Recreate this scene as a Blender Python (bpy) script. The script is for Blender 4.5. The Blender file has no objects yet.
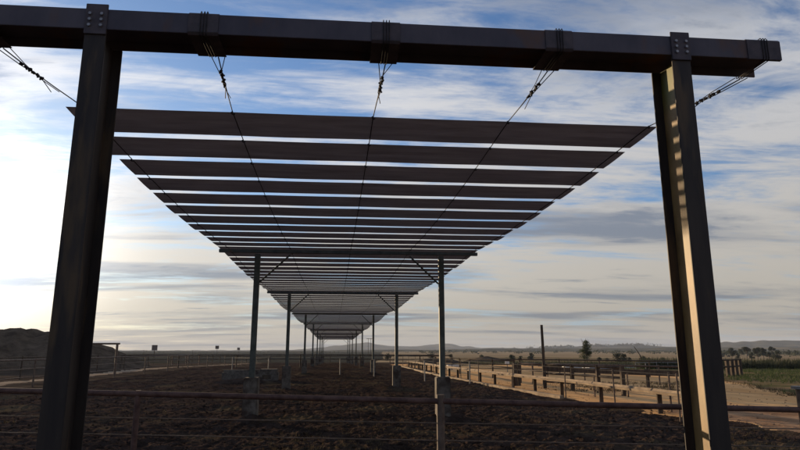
import bpy, bmesh, math, random
import numpy as np
from mathutils import Vector, Matrix
R = math.radians
random.seed(7)
rng = np.random.default_rng(7)
scn = bpy.context.scene
col = scn.collection

# ------------------------------------------------------------------ camera geometry
CAM = Vector((0, 0, 1.6))
PITCH, YAW, F = R(11.77), R(-5.13), 600.0          # photo pixels (800 wide)
SUN_AZ, SUN_EL = R(-34), R(7.8)                     # azimuth from +Y, negative = left
SUN_DIR = Vector((math.sin(SUN_AZ)*math.cos(SUN_EL), math.cos(SUN_AZ)*math.cos(SUN_EL), math.sin(SUN_EL)))

def ray(px, py):
    u, v = (px-400)/F, (225-py)/F
    f = math.cos(PITCH) - v*math.sin(PITCH)
    z = math.sin(PITCH) + v*math.cos(PITCH)
    c, s = math.cos(-YAW), math.sin(-YAW)
    return Vector((u*c + f*s, -u*s + f*c, z))
def gz(x, y):
    r = math.hypot(x, y)
    return -2.5*min(max((r-60)/190, 0), 1)
def atY(px, py, Y):
    d = ray(px, py); t = Y/d.y
    return CAM + d*t
def ground(px, py, off=0.0):
    d = ray(px, py); t = 1.0
    while t < 9000:
        p = CAM + d*t
        if p.z <= gz(p.x, p.y) + off: break
        t *= 1.002
    p = CAM + d*t
    return Vector((p.x, p.y, gz(p.x, p.y)))
def atR(px, py, r):
    d = ray(px, py); t = r/math.hypot(d.x, d.y)
    return CAM + d*t

# ------------------------------------------------------------------ tagging helpers
def tag(o, label=None, cat=None, group=None, kind=None):
    if label: o['label'] = label
    if cat: o['category'] = cat
    if group: o['group'] = group
    if kind: o['kind'] = kind
    return o
def empty(name, loc, label, cat, group=None, rz=0):
    o = bpy.data.objects.new(name, None); col.objects.link(o)
    o.location = loc; o.rotation_euler = (0, 0, rz); o.empty_display_size = .2
    return tag(o, label, cat, group)
def copy_tree(o, parent=None):
    c = o.copy(); col.objects.link(c); c.parent = parent
    for ch in [k for k in bpy.data.objects if k.parent == o]: copy_tree(ch, c)
    return c

class MB:
    def __init__(s): s.v, s.f = [], []
    def add(s, vs, fs):
        n = len(s.v); s.v += [tuple(v) for v in vs]; s.f += [tuple(i+n for i in f) for f in fs]
    def box(s, x0, x1, y0, y1, z0, z1):
        s.add([(x0,y0,z0),(x1,y0,z0),(x1,y1,z0),(x0,y1,z0),(x0,y0,z1),(x1,y0,z1),(x1,y1,z1),(x0,y1,z1)],
              [(0,3,2,1),(4,5,6,7),(0,1,5,4),(1,2,6,5),(2,3,7,6),(3,0,4,7)])
    def prism(s, prof, axis, a, b):
        """closed 2D profile extruded along axis from a to b"""
        n = len(prof)
        def mk(p, t):
            if axis == 'x': return (t, p[0], p[1])
            if axis == 'y': return (p[0], t, p[1])
            return (p[0], p[1], t)
        s.add([mk(p, a) for p in prof]+[mk(p, b) for p in prof],
              [tuple(range(n))[::-1], tuple(range(n, 2*n))] + [(i, (i+1)%n, n+(i+1)%n, n+i) for i in range(n)])
    def tube(s, pts, r, seg=8, r2=None):
        pts = [Vector(p) for p in pts]; n = len(pts); vs = []; fs = []
        for i, p in enumerate(pts):
            d = (pts[min(i+1, n-1)] - pts[max(i-1, 0)]).normalized()
            up = Vector((0,0,1)) if abs(d.z) < .9 else Vector((1,0,0))
            a = d.cross(up).normalized(); b = a.cross(d)
            rr = r if r2 is None else r + (r2-r)*i/(n-1)
            for k in range(seg):
                t = 2*math.pi*k/seg
                vs.append(p + (a*math.cos(t) + b*math.sin(t))*rr)
        for i in range(n-1):
            for k in range(seg):
                fs.append((i*seg+k, i*seg+(k+1)%seg, (i+1)*seg+(k+1)%seg, (i+1)*seg+k))
        fs.append(tuple(range(seg))[::-1]); fs.append(tuple((n-1)*seg+k for k in range(seg)))
        s.add(vs, fs)
    def build(s, name, m, parent=None, bevel=0, smooth=False):
        me = bpy.data.meshes.new(name); me.from_pydata(s.v, [], s.f); me.update()
        bm = bmesh.new(); bm.from_mesh(me); bmesh.ops.recalc_face_normals(bm, faces=bm.faces)
        if bevel: bmesh.ops.bevel(bm, geom=[e for e in bm.edges if e.calc_face_angle(0) > .5], offset=bevel, segments=2, affect='EDGES', clamp_overlap=True)
        bm.to_mesh(me); bm.free()
        me.materials.append(m)
        if smooth: me.shade_smooth()
        o = bpy.data.objects.new(name, me); col.objects.link(o); o.parent = parent
        return o

# ------------------------------------------------------------------ materials
def mat(name, c1, c2, scale=4.0, rough=.8, metal=0.0, bump=.2, bscale=None, detail=8, c3=None, s3=1.2, t3=.55, trans=0, stretch=(1,1,1), bdist=.02, spec=.3, w=(.35,.65)):
    m = bpy.data.materials.new(name); m.use_nodes = True
    nt = m.node_tree; N, L = nt.nodes, nt.links
    b = N['Principled BSDF']
    tc = N.new('ShaderNodeTexCoord'); mp = N.new('ShaderNodeMapping'); mp.inputs['Scale'].default_value = stretch
    geo = N.new('ShaderNodeNewGeometry')
    L.new(geo.outputs['Position'], mp.inputs['Vector'])
    n1 = N.new('ShaderNodeTexNoise'); n1.inputs['Scale'].default_value = scale; n1.inputs['Detail'].default_value = detail; n1.inputs['Roughness'].default_value = .62
    L.new(mp.outputs[0], n1.inputs['Vector'])
    r = N.new('ShaderNodeValToRGB'); r.color_ramp.elements[0].position = w[0]; r.color_ramp.elements[1].position = w[1]
    r.color_ramp.elements[0].color = (*c1, 1); r.color_ramp.elements[1].color = (*c2, 1)
    L.new(n1.outputs['Fac'], r.inputs['Fac']); out = r.outputs['Color']
    if c3:
        n3 = N.new('ShaderNodeTexNoise'); n3.inputs['Scale'].default_value = s3; n3.inputs['Detail'].default_value = 6
        L.new(mp.outputs[0], n3.inputs['Vector'])
        mr = N.new('ShaderNodeMapRange'); mr.inputs['From Min'].default_value = t3; mr.inputs['From Max'].default_value = t3+.12
        L.new(n3.outputs['Fac'], mr.inputs['Value'])
        mx = N.new('ShaderNodeMix'); mx.data_type = 'RGBA'
        L.new(mr.outputs[0], mx.inputs[0]); L.new(out, mx.inputs[6]); mx.inputs[7].default_value = (*c3, 1); out = mx.outputs[2]
    L.new(out, b.inputs['Base Color'])
    b.inputs['Roughness'].default_value = rough; b.inputs['Metallic'].default_value = metal
    b.inputs['Specular IOR Level'].default_value = spec
    if bump:
        nb = N.new('ShaderNodeTexNoise'); nb.inputs['Scale'].default_value = bscale or scale*4; nb.inputs['Detail'].default_value = 6
        L.new(mp.outputs[0], nb.inputs['Vector'])
        bp = N.new('ShaderNodeBump'); bp.inputs['Strength'].default_value = bump; bp.inputs['Distance'].default_value = bdist
        L.new(nb.outputs['Fac'], bp.inputs['Height']); L.new(bp.outputs[0], b.inputs['Normal'])
    if trans:
        t = N.new('ShaderNodeBsdfTranslucent'); L.new(out, t.inputs['Color'])
        ms = N.new('ShaderNodeMixShader'); ms.inputs[0].default_value = trans
        L.new(b.outputs[0], ms.inputs[1]); L.new(t.outputs[0], ms.inputs[2]); L.new(ms.outputs[0], N['Material Output'].inputs['Surface'])
    return m

M = {
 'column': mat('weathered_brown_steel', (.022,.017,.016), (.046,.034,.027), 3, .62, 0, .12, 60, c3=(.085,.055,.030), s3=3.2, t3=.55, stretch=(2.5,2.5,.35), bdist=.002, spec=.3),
 'web':   mat('sunlit_dusty_steel', (.16,.088,.028), (.32,.19,.065), 5, .56, 0, .2, 60, c3=(.15,.145,.030), s3=1.3, t3=.49, stretch=(1,1,.5), bdist=.002, spec=.45),  # dusty rust tan, with the low sun's warmth put into the colour
 'beam':   mat('dark_painted_steel', (.068,.062,.080), (.105,.092,.110), 3, .7, 0, .25, 50, c3=(.13,.070,.048), s3=2.2, t3=.55, bdist=.004, stretch=(1,1,.5)),
 'collar': mat('sleeve_steel', (.060,.052,.062), (.10,.082,.09), 9, .75, 0, .3, 60, bdist=.004),
 'bolt':   mat('bolt_zinc', (.22,.21,.22), (.34,.32,.32), 30, .5, .6, 0),
 'cable':  mat('cable_steel', (.018,.016,.018), (.045,.038,.038), 40, .8, .0, .3, 300),
 'strip':  mat('shade_fabric', (.29,.272,.29), (.385,.362,.382), 4, .9, 0, .3, 120, trans=.48, stretch=(.3,2.2,1), bdist=.003, spec=.1),
 'galv':   mat('galvanised_green_steel', (.065,.075,.066), (.12,.13,.115), 6, .6, .1, .2, 60, c3=(.15,.09,.06), s3=3, t3=.62, bdist=.003),
 'concrete': mat('pier_concrete', (.085,.070,.058), (.18,.155,.13), 7, .9, 0, .4, 40, c3=(.055,.038,.030), s3=2.4, t3=.50, bdist=.01),
 'bunk':   mat('bunk_concrete', (.18,.13,.088), (.36,.265,.175), 2.2, .9, 0, .5, 30, c3=(.20,.14,.09), s3=1.3, t3=.57, bdist=.01),
 'rail':   mat('rusty_pipe', (.065,.034,.028), (.15,.085,.068), 9, .7, .1, .3, 80, bdist=.003),
 'postm':  mat('old_steel_post', (.09,.06,.045), (.20,.14,.10), 9, .7, .1, .3, 80, bdist=.003),
 'palepost': mat('pale_galv_post', (.17,.155,.14), (.30,.275,.25), 9, .6, .2, .2, 80),
 'fencewire': mat('fence_wire', (.10,.07,.05), (.20,.14,.10), 9, .8, 0, 0),
 'white':  mat('white_paint', (.55,.53,.49), (.75,.72,.67), 5, .7, 0, .1),
 'wood':   mat('dark_timber', (.045,.032,.024), (.11,.08,.055), 8, .9, 0, .4, 40, stretch=(1,1,.2)),
 'sign':   mat('sign_back', (.16,.12,.10), (.24,.19,.16), 6, .6, .2, .1),
 'bark':   mat('bark', (.06,.045,.035), (.14,.11,.08), 6, .9, 0, .5, 30),
 'leaf':   mat('leaf_olive', (.035,.042,.024), (.085,.085,.045), 2.0, .8, 0, 0, trans=.25),
 'leaf2':  mat('leaf_sage', (.06,.075,.035), (.12,.13,.06), 2.0, .8, 0, 0, trans=.3),
 'weed':   mat('dry_weed', (.07,.05,.026), (.16,.115,.055), 1.5, .9, 0, 0, trans=.2),
 'grass':  mat('green_grass', (.045,.070,.022), (.11,.13,.045), .8, .9, 0, 0, trans=.25),
 # ground
 'pen':    mat('pen_soil', (.019,.0138,.0118), (.082,.058,.047), 2.4, 1.0, 0, 1.0, 16, c3=(.090,.068,.044), s3=.45, t3=.55, bdist=.05, spec=.0, w=(.30,.72)),
 'sand':   mat('sand_road', (.64,.35,.145), (.82,.49,.225), .45, .95, 0, .5, 6, c3=(.44,.25,.12), s3=.55, t3=.57, bdist=.03, spec=.0, stretch=(2.4,.35,1)),
 'reddirt':mat('red_dirt', (.24,.13,.07), (.46,.28,.16), .9, .95, 0, .6, 8, bdist=.03, spec=0),
 'crop':   mat('low_green_crop', (.075,.080,.030), (.20,.155,.08), .35, .95, 0, .8, 3, c3=(.26,.17,.095), s3=.16, t3=.44, bdist=.15, spec=0, stretch=(.6,1.4,1)),
 'field':  mat('dry_field', (.26,.18,.10), (.46,.34,.20), .006, .95, 0, .3, .5, c3=(.17,.13,.075), s3=.012, t3=.54, spec=0, bdist=.2, stretch=(.35,1.6,1)),
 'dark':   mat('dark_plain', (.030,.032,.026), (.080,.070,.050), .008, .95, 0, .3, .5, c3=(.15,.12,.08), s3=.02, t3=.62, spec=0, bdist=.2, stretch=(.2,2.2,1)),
 'lane':   mat('pale_lane', (.26,.19,.13), (.42,.32,.22), .3, .95, 0, .4, 5, bdist=.03, spec=0),
 'yard':   mat('grey_brown_yard', (.045,.034,.026), (.105,.078,.056), .5, .95, 0, .6, 6, bdist=.04, spec=0),
 'hill':   mat('bushland_hill', (.045,.050,.035), (.13,.11,.07), .006, .95, 0, .5, .08, spec=0, bdist=2, c3=(.26,.20,.12), s3=.003, t3=.60),
 'mound':  mat('mound_soil', (.060,.045,.033), (.14,.105,.075), .8, .95, 0, .8, 6, bdist=.08, spec=0),
}

# ------------------------------------------------------------------ numpy value noise
def hsh(ix, iy, seed):
    h = (ix.astype(np.int64)*374761393 + iy.astype(np.int64)*668265263 + seed*144665) & 0xffffffff
    h = ((h ^ (h >> 13))*1274126177) & 0xffffffff
    return ((h ^ (h >> 16)) & 0xffff)/65535.0
def vnoise(x, y, seed=0):
    ix, iy = np.floor(x), np.floor(y); fx, fy = x-ix, y-iy
    fx = fx*fx*(3-2*fx); fy = fy*fy*(3-2*fy)
    a = hsh(ix, iy, seed); b = hsh(ix+1, iy, seed); c = hsh(ix, iy+1, seed); d = hsh(ix+1, iy+1, seed)
    return (a*(1-fx)+b*fx)*(1-fy) + (c*(1-fx)+d*fx)*fy
def clods(x, y):
    z = .10*(vnoise(x*.45, y*.45, 1)-.5)
    z += .05*(vnoise(x*1.7+5, y*1.7, 2)-.5)
    z += .052*np.abs(vnoise(x*4.3, y*4.3+3, 3)-.5)*2 * (.3+vnoise(x*.8, y*.8, 8))
    z += .032*np.abs(vnoise(x*9.1+9, y*9.1, 4)-.5)*2
    z += .022*vnoise(x*19, y*19, 5)
    return z-.05

# ------------------------------------------------------------------ the ground: one continuous sheet split by surface
def inpoly(x, y, poly):
    inside = np.zeros(x.shape, bool); n = len(poly); j = n-1
    for i in range(n):
        xi, yi = poly[i]; xj, yj = poly[j]
        if abs(yj-yi) > 1e-9:
            c = ((yi > y) != (yj > y)) & (x < (xj-xi)*(y-yi)/(yj-yi)+xi)
            inside ^= c
        j = i
    return inside
def G2(pts): return [tuple(ground(*p)[:2]) for p in pts]

# pen edge on the right, given by points of the feedlot edge (x,y in metres)
EDGE = [(9.2,-40),(9.2,9),(8.9,12),(7.9,17),(7.3,24),(6.7,35),(6.2,60),(5.0,115)]
POLY_SAND = [(9.2,-40),(9.2,9),(8.9,12),(7.9,17),(7.3,24),(6.7,35),(6.2,60),(5.4,80)] + G2([(470,362.5),(545,367),(600,372.5),(640,371.5),(700,378),(742,384.5),(800,397.5),(900,414)]) + [(40,16),(40,-40)]
POLY_RED = G2([(640,407),(712,409.5),(800,411.5),(900,420)]) + [(20,8),(9.0,6),(9.2,9),(8.9,12)]
POLY_CROP = G2([(600,367),(700,364.5),(800,362.5),(1000,361.5)]) + [(120,30),(45,17)] + G2([(900,414),(800,397.5),(742,384.5),(700,378),(640,371.5)])
POLY_CROP2 = G2([(455,357.5),(545,357.2),(640,359),(700,360),(700,363.4),(600,365.5),(545,363),(455,359.5)])
POLY_LANE = [(-17.3,-30),(-15.9,-30),(-15.9,60),(-14.6,110),(-15.9,110),(-17.2,60)]

def build_ground():
    ang = np.concatenate([np.linspace(-180, -46, 24, endpoint=False), np.linspace(-46, 46, 760), np.linspace(46, 180, 25)[1:]])
    ang = np.radians(ang)
    rr = [0.5, 2, 4, 6]
    r = 7.5
    while r < 45: rr.append(r); r *= 1.0050
    while r < 7000: rr.append(r); r *= 1.022
    rr = np.array(rr)
    A, RR = np.meshgrid(ang[:-1], rr)
    X = np.sin(A)*RR; Y = np.cos(A)*RR
    wob = vnoise(X*.9, Y*.9, 21)-.5; wob2 = vnoise(X*3.1, Y*3.1, 22)-.5
    Xw = X + .9*wob + .35*wob2; Yw = Y + .9*(vnoise(X*.9+40, Y*.9, 23)-.5) + .3*(vnoise(X*3+40, Y*3, 24)-.5)
    Z = -2.5*np.clip((RR-60)/190, 0, 1)
    ex = np.interp(Y, [p[1] for p in EDGE], [p[0] for p in EDGE])
    pen = np.clip((ex-X)/.6, 0, 1)*np.clip((X+13.5)/.8, 0, 1)*np.clip((118-Y)/3, 0, 1)
    amp = pen*np.clip((170-RR)/60, 0, 1)
    Z = Z + clods(X, Y)*amp + (1-amp)*(.03*(vnoise(X*.6, Y*.6, 31)-.5)+.012*vnoise(X*4, Y*4, 32))*np.clip((300-RR)/200, 0, 1)
    for Yp in (15.0, 26.0, 41.5, 57.5):
        for sx in (-1, 1):
            px_ = .26-.0185*(Yp-6.2)+sx*2.295
            Z = Z + .16*np.exp(-(((X-px_)**2+(Y-Yp)**2)/.20))*(.5+vnoise(X*3, Y*3, 61))
    Z -= .35*np.clip((RR-3000)/3000,0,1)
    nr, na = X.shape
    i = np.arange(nr-1)[:, None]; j = np.arange(na)[None, :]
    a = i*na+j; b = i*na+(j+1) % na; c = (i+1)*na+(j+1) % na; d = (i+1)*na+j
    quads = np.stack([a, d, c, b], -1).reshape(-1, 4)
    fx = Xw.reshape(-1)[quads[:, 0]]; fy = Yw.reshape(-1)[quads[:, 0]]; fr = RR.reshape(-1)[quads[:, 0]]
    exf = np.interp(fy, [p[1] for p in EDGE], [p[0] for p in EDGE])
    cls = np.zeros(len(quads), int)                                    # 0 dry field
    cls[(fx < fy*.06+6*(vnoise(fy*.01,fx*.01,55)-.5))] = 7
    cls[(fr < 125)] = 5                                                # yard
    cls[inpoly(fx, fy, POLY_CROP2)] = 3
    cls[inpoly(fx, fy, POLY_CROP)] = 3
    cls[inpoly(fx, fy, POLY_SAND)] = 2
    cls[inpoly(fx, fy, POLY_RED)] = 4
    cls[(fx < exf) & (fx > -13.5) & (fy < 118) & (fy > -30)] = 1         # pen
    cls[inpoly(fx, fy, POLY_LANE)] = 6
    co = np.stack([X, Y, Z], -1).reshape(-1, 3)
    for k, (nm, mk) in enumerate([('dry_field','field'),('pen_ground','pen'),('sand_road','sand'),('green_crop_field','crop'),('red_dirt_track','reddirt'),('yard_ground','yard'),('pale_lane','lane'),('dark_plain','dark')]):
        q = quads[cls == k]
        if not len(q): continue
        if nm == 'dry_field':                                          # close the small hole at the camera's feet elsewhere
            pass
        used, inv = np.unique(q, return_inverse=True)
        inv = inv.reshape(-1, 4)
        me = bpy.data.meshes.new(nm)
        me.vertices.add(len(used)); me.vertices.foreach_set('co', co[used].ravel())
        me.loops.add(inv.size); me.loops.foreach_set('vertex_index', inv.ravel().astype(np.int32))
        me.polygons.add(len(inv)); me.polygons.foreach_set('loop_start', np.arange(0, inv.size, 4, dtype=np.int32))
        me.polygons.foreach_set('loop_total', np.full(len(inv), 4, dtype=np.int32))
        me.update(calc_edges=True); me.validate()
        me.materials.append(M[mk])
        o = bpy.data.objects.new(nm, me); col.objects.link(o); tag(o, kind='structure')
build_ground()
mb = MB(); mb.box(-.6,.6,-.6,.6,-.3,-.06); tag(mb.build('ground_patch', M['pen']), kind='structure')

# ------------------------------------------------------------------ hills on the horizon (terrain with real depth)
def ridge(name, prof, r, depth, m, rough=3.0, seed=1, kind='structure', px_step=3, base_off=0):
    xs = np.arange(prof[0][0], prof[-1][0], px_step)
    top = np.interp(xs, [p[0] for p in prof], [p[1] for p in prof])
    T = np.array([-1,-.7,-.45,-.25,-.1,0,.12,.35,.7,1])
    vs = []; n = len(xs)
    for t in T:
        for i, x in enumerate(xs):
            p = atR(x, top[i], r)
            rr = r + depth*t
            a = math.atan2(p.x, p.y)
            h = (p.z+4)*max(0, 1-abs(t))**1.1
            w = rough*(vnoise(np.array(i*.35+seed*7.), np.array(t*3+seed), seed)-.5)*(1 if abs(t) < .99 else 0)*2
            vs.append((math.sin(a)*rr, math.cos(a)*rr, -4+h+float(w)))
    fs = [(k*n+i, k*n+i+1, (k+1)*n+i+1, (k+1)*n+i) for k in range(len(T)-1) for i in range(n-1)]
    me = bpy.data.meshes.new(name); me.from_pydata(vs, [], fs); me.materials.append(m); me.shade_smooth()
    o = bpy.data.objects.new(name, me); col.objects.link(o); tag(o, kind=kind); return o
ridge('far_hill', [(-250,350),(60,351),(280,350.5),(300,349),(325,347),(343,344.8),(356,342.8),(372,343),(388,345.5),(410,346.5),(430,345),(447,343.3),(462,345.8),(485,348),(520,348.6),(560,349),(700,349.4),(1050,349)], 5200, 900, M['hill'], 6, 3)
ridge('wooded_hill', [(520,349.6),(560,347.8),(600,346),(640,346),(680,346.5),(705,343),(735,341.8),(752,341.6),(765,340),(780,341),(800,341.4),(860,342),(1050,345)], 3300, 700, M['hill'], 4, 5)
ridge('low_rise', [(-250,350),(90,351.4),(200,351.2),(300,350.6),(380,349.8),(440,349.6),(490,348.6),(540,348.2),(600,348.6),(650,348.0),(700,347.6),(800,347.4),(1050,347)], 1900, 260, M['hill'], 1.0, 9)

# ------------------------------------------------------------------ anchor frame in the foreground
CY, FW, DP = 4.55, .166, .36          # front face, flange width, section depth
def axis(Y): return .26 - .0185*(Y-6.2)
frame = empty('steel_gantry', (.415, CY+.18, 0), 'big dark steel gantry in front with two thick posts and a heavy crossbeam', 'gantry')
fx0, fy0 = frame.location.x, frame.location.y
tf_, tw_ = .016, .010
def col_flange(x, z0, z1, near):
    a = FW/2; y0 = CY-fy0 if near else CY+DP-fy0-tf_
    m = MB(); m.box(x-a, x+a, y0, y0+tf_, z0, z1); return m
def col_web(x, z0, z1):
    m = MB(); m.box(x-tw_/2, x+tw_/2, CY-fy0+tf_+.0005, CY+DP-fy0-tf_-.0005, z0, z1); return m
BZ0, BZ1 = 4.10, 4.275
for x in (-2.02, 2.85):
    lx = x-fx0
    c = col_flange(lx, -.3, BZ0-.003, True).build('column', M['column'], frame, bevel=.003)
    col_flange(lx, -.3, BZ0-.003, False).build('flange', M['column'], c, bevel=.003)
    col_web(lx, -.3, BZ0-.003).build('web', M['web'] if x > 0 else M['column'], c)  # only the right web gets the sunlit tone; the left stays plain
    for zz_ in (-.25, BZ0-.02):
        w_ = MB(); w_.box(lx-FW/2+.006, lx+FW/2-.006, CY-fy0+tf_+.001, CY+DP-fy0-tf_-.001, zz_, zz_+.012)
        if zz_ < 0: w_.build('stiffener', M['column'], c)
    pl = MB(); pl.box(lx-.085, lx+.085, CY-fy0-.016, CY-fy0-.002, BZ0-.05, BZ1+.035)
    p = pl.build('connection_plate', M['collar'], frame, bevel=.003)
    for bx in (-.045, .045):
        for bz in (.02, .07, .12):
            b = MB(); b.tube([(lx+bx, CY-fy0-.016, BZ0+bz), (lx+bx, CY-fy0-.032, BZ0+bz)], .013, 6); b.build('bolt', M['bolt'], p)
    st = MB(); st.box(lx-FW/2, lx+FW/2, CY-fy0, CY+DP-fy0, BZ0-.002, BZ0+.0135)   # cap plate lies under the beam
x0, x1 = -3.45-fx0, 3.775-fx0
yA, yB = CY-fy0, CY+DP-fy0; zc = (BZ0+BZ1)/2; tf, tw = .016, .012
prof = [(yA,BZ0),(yA+tf,BZ0),(yA+tf,zc-tw/2),(yB-tf,zc-tw/2),(yB-tf,BZ0),(yB,BZ0),(yB,BZ1),(yB-tf,BZ1),(yB-tf,zc+tw/2),(yA+tf,zc+tw/2),(yA+tf,BZ1),(yA,BZ1)]
m = MB(); m.prism(prof, 'x', x0, x1); m.build('crossbeam', M['beam'], frame, bevel=.003)
CO = [-3.25, -1.48, 0, 1.48, 3.33]
GA = axis(CY)
for k, cx in enumerate(CO):
    lx = GA+cx-fx0; hw = .12 if k < 4 else .155
    # a plate bent round the front, top and bottom of the beam
    t = .008; g = .003
    m = MB()
    a = [(yB-.02,BZ1+g+t),(yA-g-t+.02,BZ1+g+t),(yA-g-t,BZ1+g+t-.02),(yA-g-t,BZ0-g-t+.02),(yA-g-t+.02,BZ0-g-t),(yB+.01,BZ0-g-t),(yB+.01,BZ0-g),(yA-g+.015,BZ0-g),(yA-g,BZ0-g+.015),(yA-g,BZ1+g-.015),(yA-g+.015,BZ1+g),(yB-.02,BZ1+g)]
    if k == 4: a = [(yA+tf+.014,BZ1+g+t),(yA-g-t+.02,BZ1+g+t),(yA-g-t,BZ1+g+t-.02),(yA-g-t,BZ0-g-t),(yA+tf+.004,BZ0-g-t),(yA+tf+.004,BZ0-g),(yA-g,BZ0-g),(yA-g,BZ1+g-.015),(yA-g+.015,BZ1+g),(yA+tf+.014,BZ1+g)]
    m.prism(a, 'x', lx-hw, lx+hw)
    o = m.build('sleeve', M['collar'], frame, bevel=.002)
    for d in (-.02, .005, .028):
        w = MB(); e = .014
        w.tube([(lx+d+.02,yB+.03,BZ1-.05),(lx+d,yB-.05,BZ1+e+.004),(lx+d,yA-.005,BZ1+e+.004),(lx+d,yA-e-.004,BZ1),(lx+d,yA-e-.004,BZ0),(lx+d,yA-.005,BZ0-e-.004),(lx+d,yB,BZ0-e-.004),(lx+d+.02,yB+.03,BZ0+.03)], .0042, 6)
        w.build('cable_wrap', M['cable'], o, smooth=True)

# ------------------------------------------------------------------ canopy: strips on five cables
FY = [15.0, 26.0, 41.5, 57.5, 73.0, 88.0, 102.0, 116.0]
Y0, PITCHY, HZ = 6.2, .787, 4.10
XO = [-3.03, -1.50, 0, 1.50, 3.13]
nodes = [Y0] + FY
def cz(Y):
    z = HZ + .6*gz(0, Y)
    for k in range(len(nodes)-1):
        a, b = nodes[k], nodes[k+1]
        if a <= Y <= b:
            t = (Y-a)/(b-a); s = [.11,.09,.17,.20,.20,.18,.16,.15][k]
            z -= s*4*t*(1-t)
    return z
canopy = empty('shade_canopy', (axis(Y0), Y0, HZ), 'long overhead canopy of dark cloth strips strung on wire cables', 'shade canopy')
cl = canopy.location
strips = []
y = Y0; k = 0
while y < 116:
    strips.append(y); y += PITCHY; k += 1
def strip_geo(m, y, seed):
    w = PITCHY*.805; r = random.Random(seed); n = 26
    rows = [0, .25, .5, .75, 1]
    jw = r.uniform(-.012, .012); jr = r.uniform(-.03, .03); jl = r.uniform(-.03, .03); ph = r.uniform(0, 6)
    vs = []
    for th in (0, .004):
        for t in rows:
            for i in range(n+1):
                s = i/n; yy = y + w*t + (jw if t == 1 else 0) + .006*math.sin(s*19+ph)*(t > .5)
                X = axis(yy) - 3.23 - jl + s*(6.46+jr+jl)
                frac = ((X-axis(yy)+2.96)/1.48) % 1
                z = cz(min(yy, 116)) - .003*4*frac*(1-frac) - .006*4*t*(1-t) + th - .002
                vs.append((X-cl.x, yy-cl.y, z-cl.z))
    R_ = len(rows); N_ = n+1; fs = []
    for j in range(R_-1):
        for i in range(n):
            a = j*N_+i; o = R_*N_
            fs.append((a, a+N_, a+N_+1, a+1)); fs.append((o+a, o+a+1, o+a+N_+1, o+a+N_))
    o = R_*N_
    for i in range(n): fs.append((i, i+1, o+i+1, o+i)); b = (R_-1)*N_+i; fs.append((b+1, b, o+b, o+b+1))
    for j in range(R_-1): a = j*N_; fs.append((a+N_, a, o+a, o+a+N_)); a = j*N_+n; fs.append((a, a+N_, o+a+N_, o+a))
    m.add(vs, fs)
for k, y in enumerate(strips[:100]):
    m = MB(); strip_geo(m, y, k)
    s = m.build('shade_strip', M['strip'], canopy)
    if k < 20:
        for cx in XO:
            c = MB(); yy = y-.035; X = axis(yy)+cx-cl.x; z = cz(max(yy, Y0))-cl.z
            c.tube([(X-.012, yy-cl.y-.02, z-.022), (X, yy-cl.y, z-.03), (X+.012, yy-cl.y+.02, z-.022)], .013, 6)
            c.build('cable_clip', M['cable'], s)
m = MB()
for k, y in enumerate(strips[100:]): strip_geo(m, y, k+100)
o = m.build('shade_strip', M['strip'], canopy); tag(o, kind='stuff')
for cx in XO:
    m = MB(); pts = []
    y = Y0-.05
    while y < 116.5:
        yy = min(max(y, Y0), 116); pts.append((axis(yy)+cx-cl.x, y-cl.y, cz(yy)-.014-cl.z)); y += 1.1
    m.tube(pts, .006, 6); m.build('support_cable', M['cable'], canopy, smooth=True)

# ------------------------------------------------------------------ anchor cables between frame and canopy
GL = ['far left anchor cable beside the left frame post, frayed ends hanging', 'second anchor cable from the left, just right of the left frame post',
      'middle anchor cable with wire grips between crossbeam and canopy', 'slanting anchor cable right of the middle one with long loose tail',
      'rightmost anchor cable behind the right frame post']
for k, (ca, cb) in enumerate(zip(CO, XO)):
    A = Vector((GA+ca+(.05 if k < 2 else .02), CY+DP+.01, BZ0-.015)); B = Vector((axis(Y0)+cb, Y0-.05, HZ-.015))
    g = empty('anchor_cable', A, GL[k], 'cable', 'anchor cables tying the canopy to the crossbeam')
    D = B-A; L_ = D.length
    m = MB(); m.tube([(0,0,0), D*.3+Vector((0,0,-.012)), D*.6+Vector((0,0,-.01)), D], .0055, 6); m.build('strand', M['cable'], g, smooth=True)
    sg = -1 if k < 3 else 1
    m = MB(); m.tube([(sg*.06, -.02, .005), D*.22+Vector((sg*.02,0,-.02)), D*.40+Vector((.012,0,-.02)), D*.58+Vector((sg*.015,0,-.07))], .0042, 6); m.build('strand', M['cable'], g, smooth=True)
    m = MB(); m.tube([(sg*-.06, -.02, .0), D*.25+Vector((-.012,0,.01)), D*.45+Vector((-.012,0,-.02)), D*.62+Vector((-.03*sg,0,-.045))], .0038, 6); m.build('loose_tail', M['cable'], g, smooth=True)
    for i in range(6):
        t = .20+.045*i+.008*(i % 2); p = D*t+Vector((random.uniform(-.008,.008),0,-.014))
        c = MB(); a = 2*i+k
        c.tube([p+Vector((-.021*math.cos(a), 0, -.021*math.sin(a)-.004)), p+Vector((.021*math.cos(a), 0, .021*math.sin(a)-.004))], .0085, 6)
        c.tube([p-D.normalized()*.014, p+D.normalized()*.013], .0135, 6)
        c.build('wire_grip', M['cable'], g)

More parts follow.
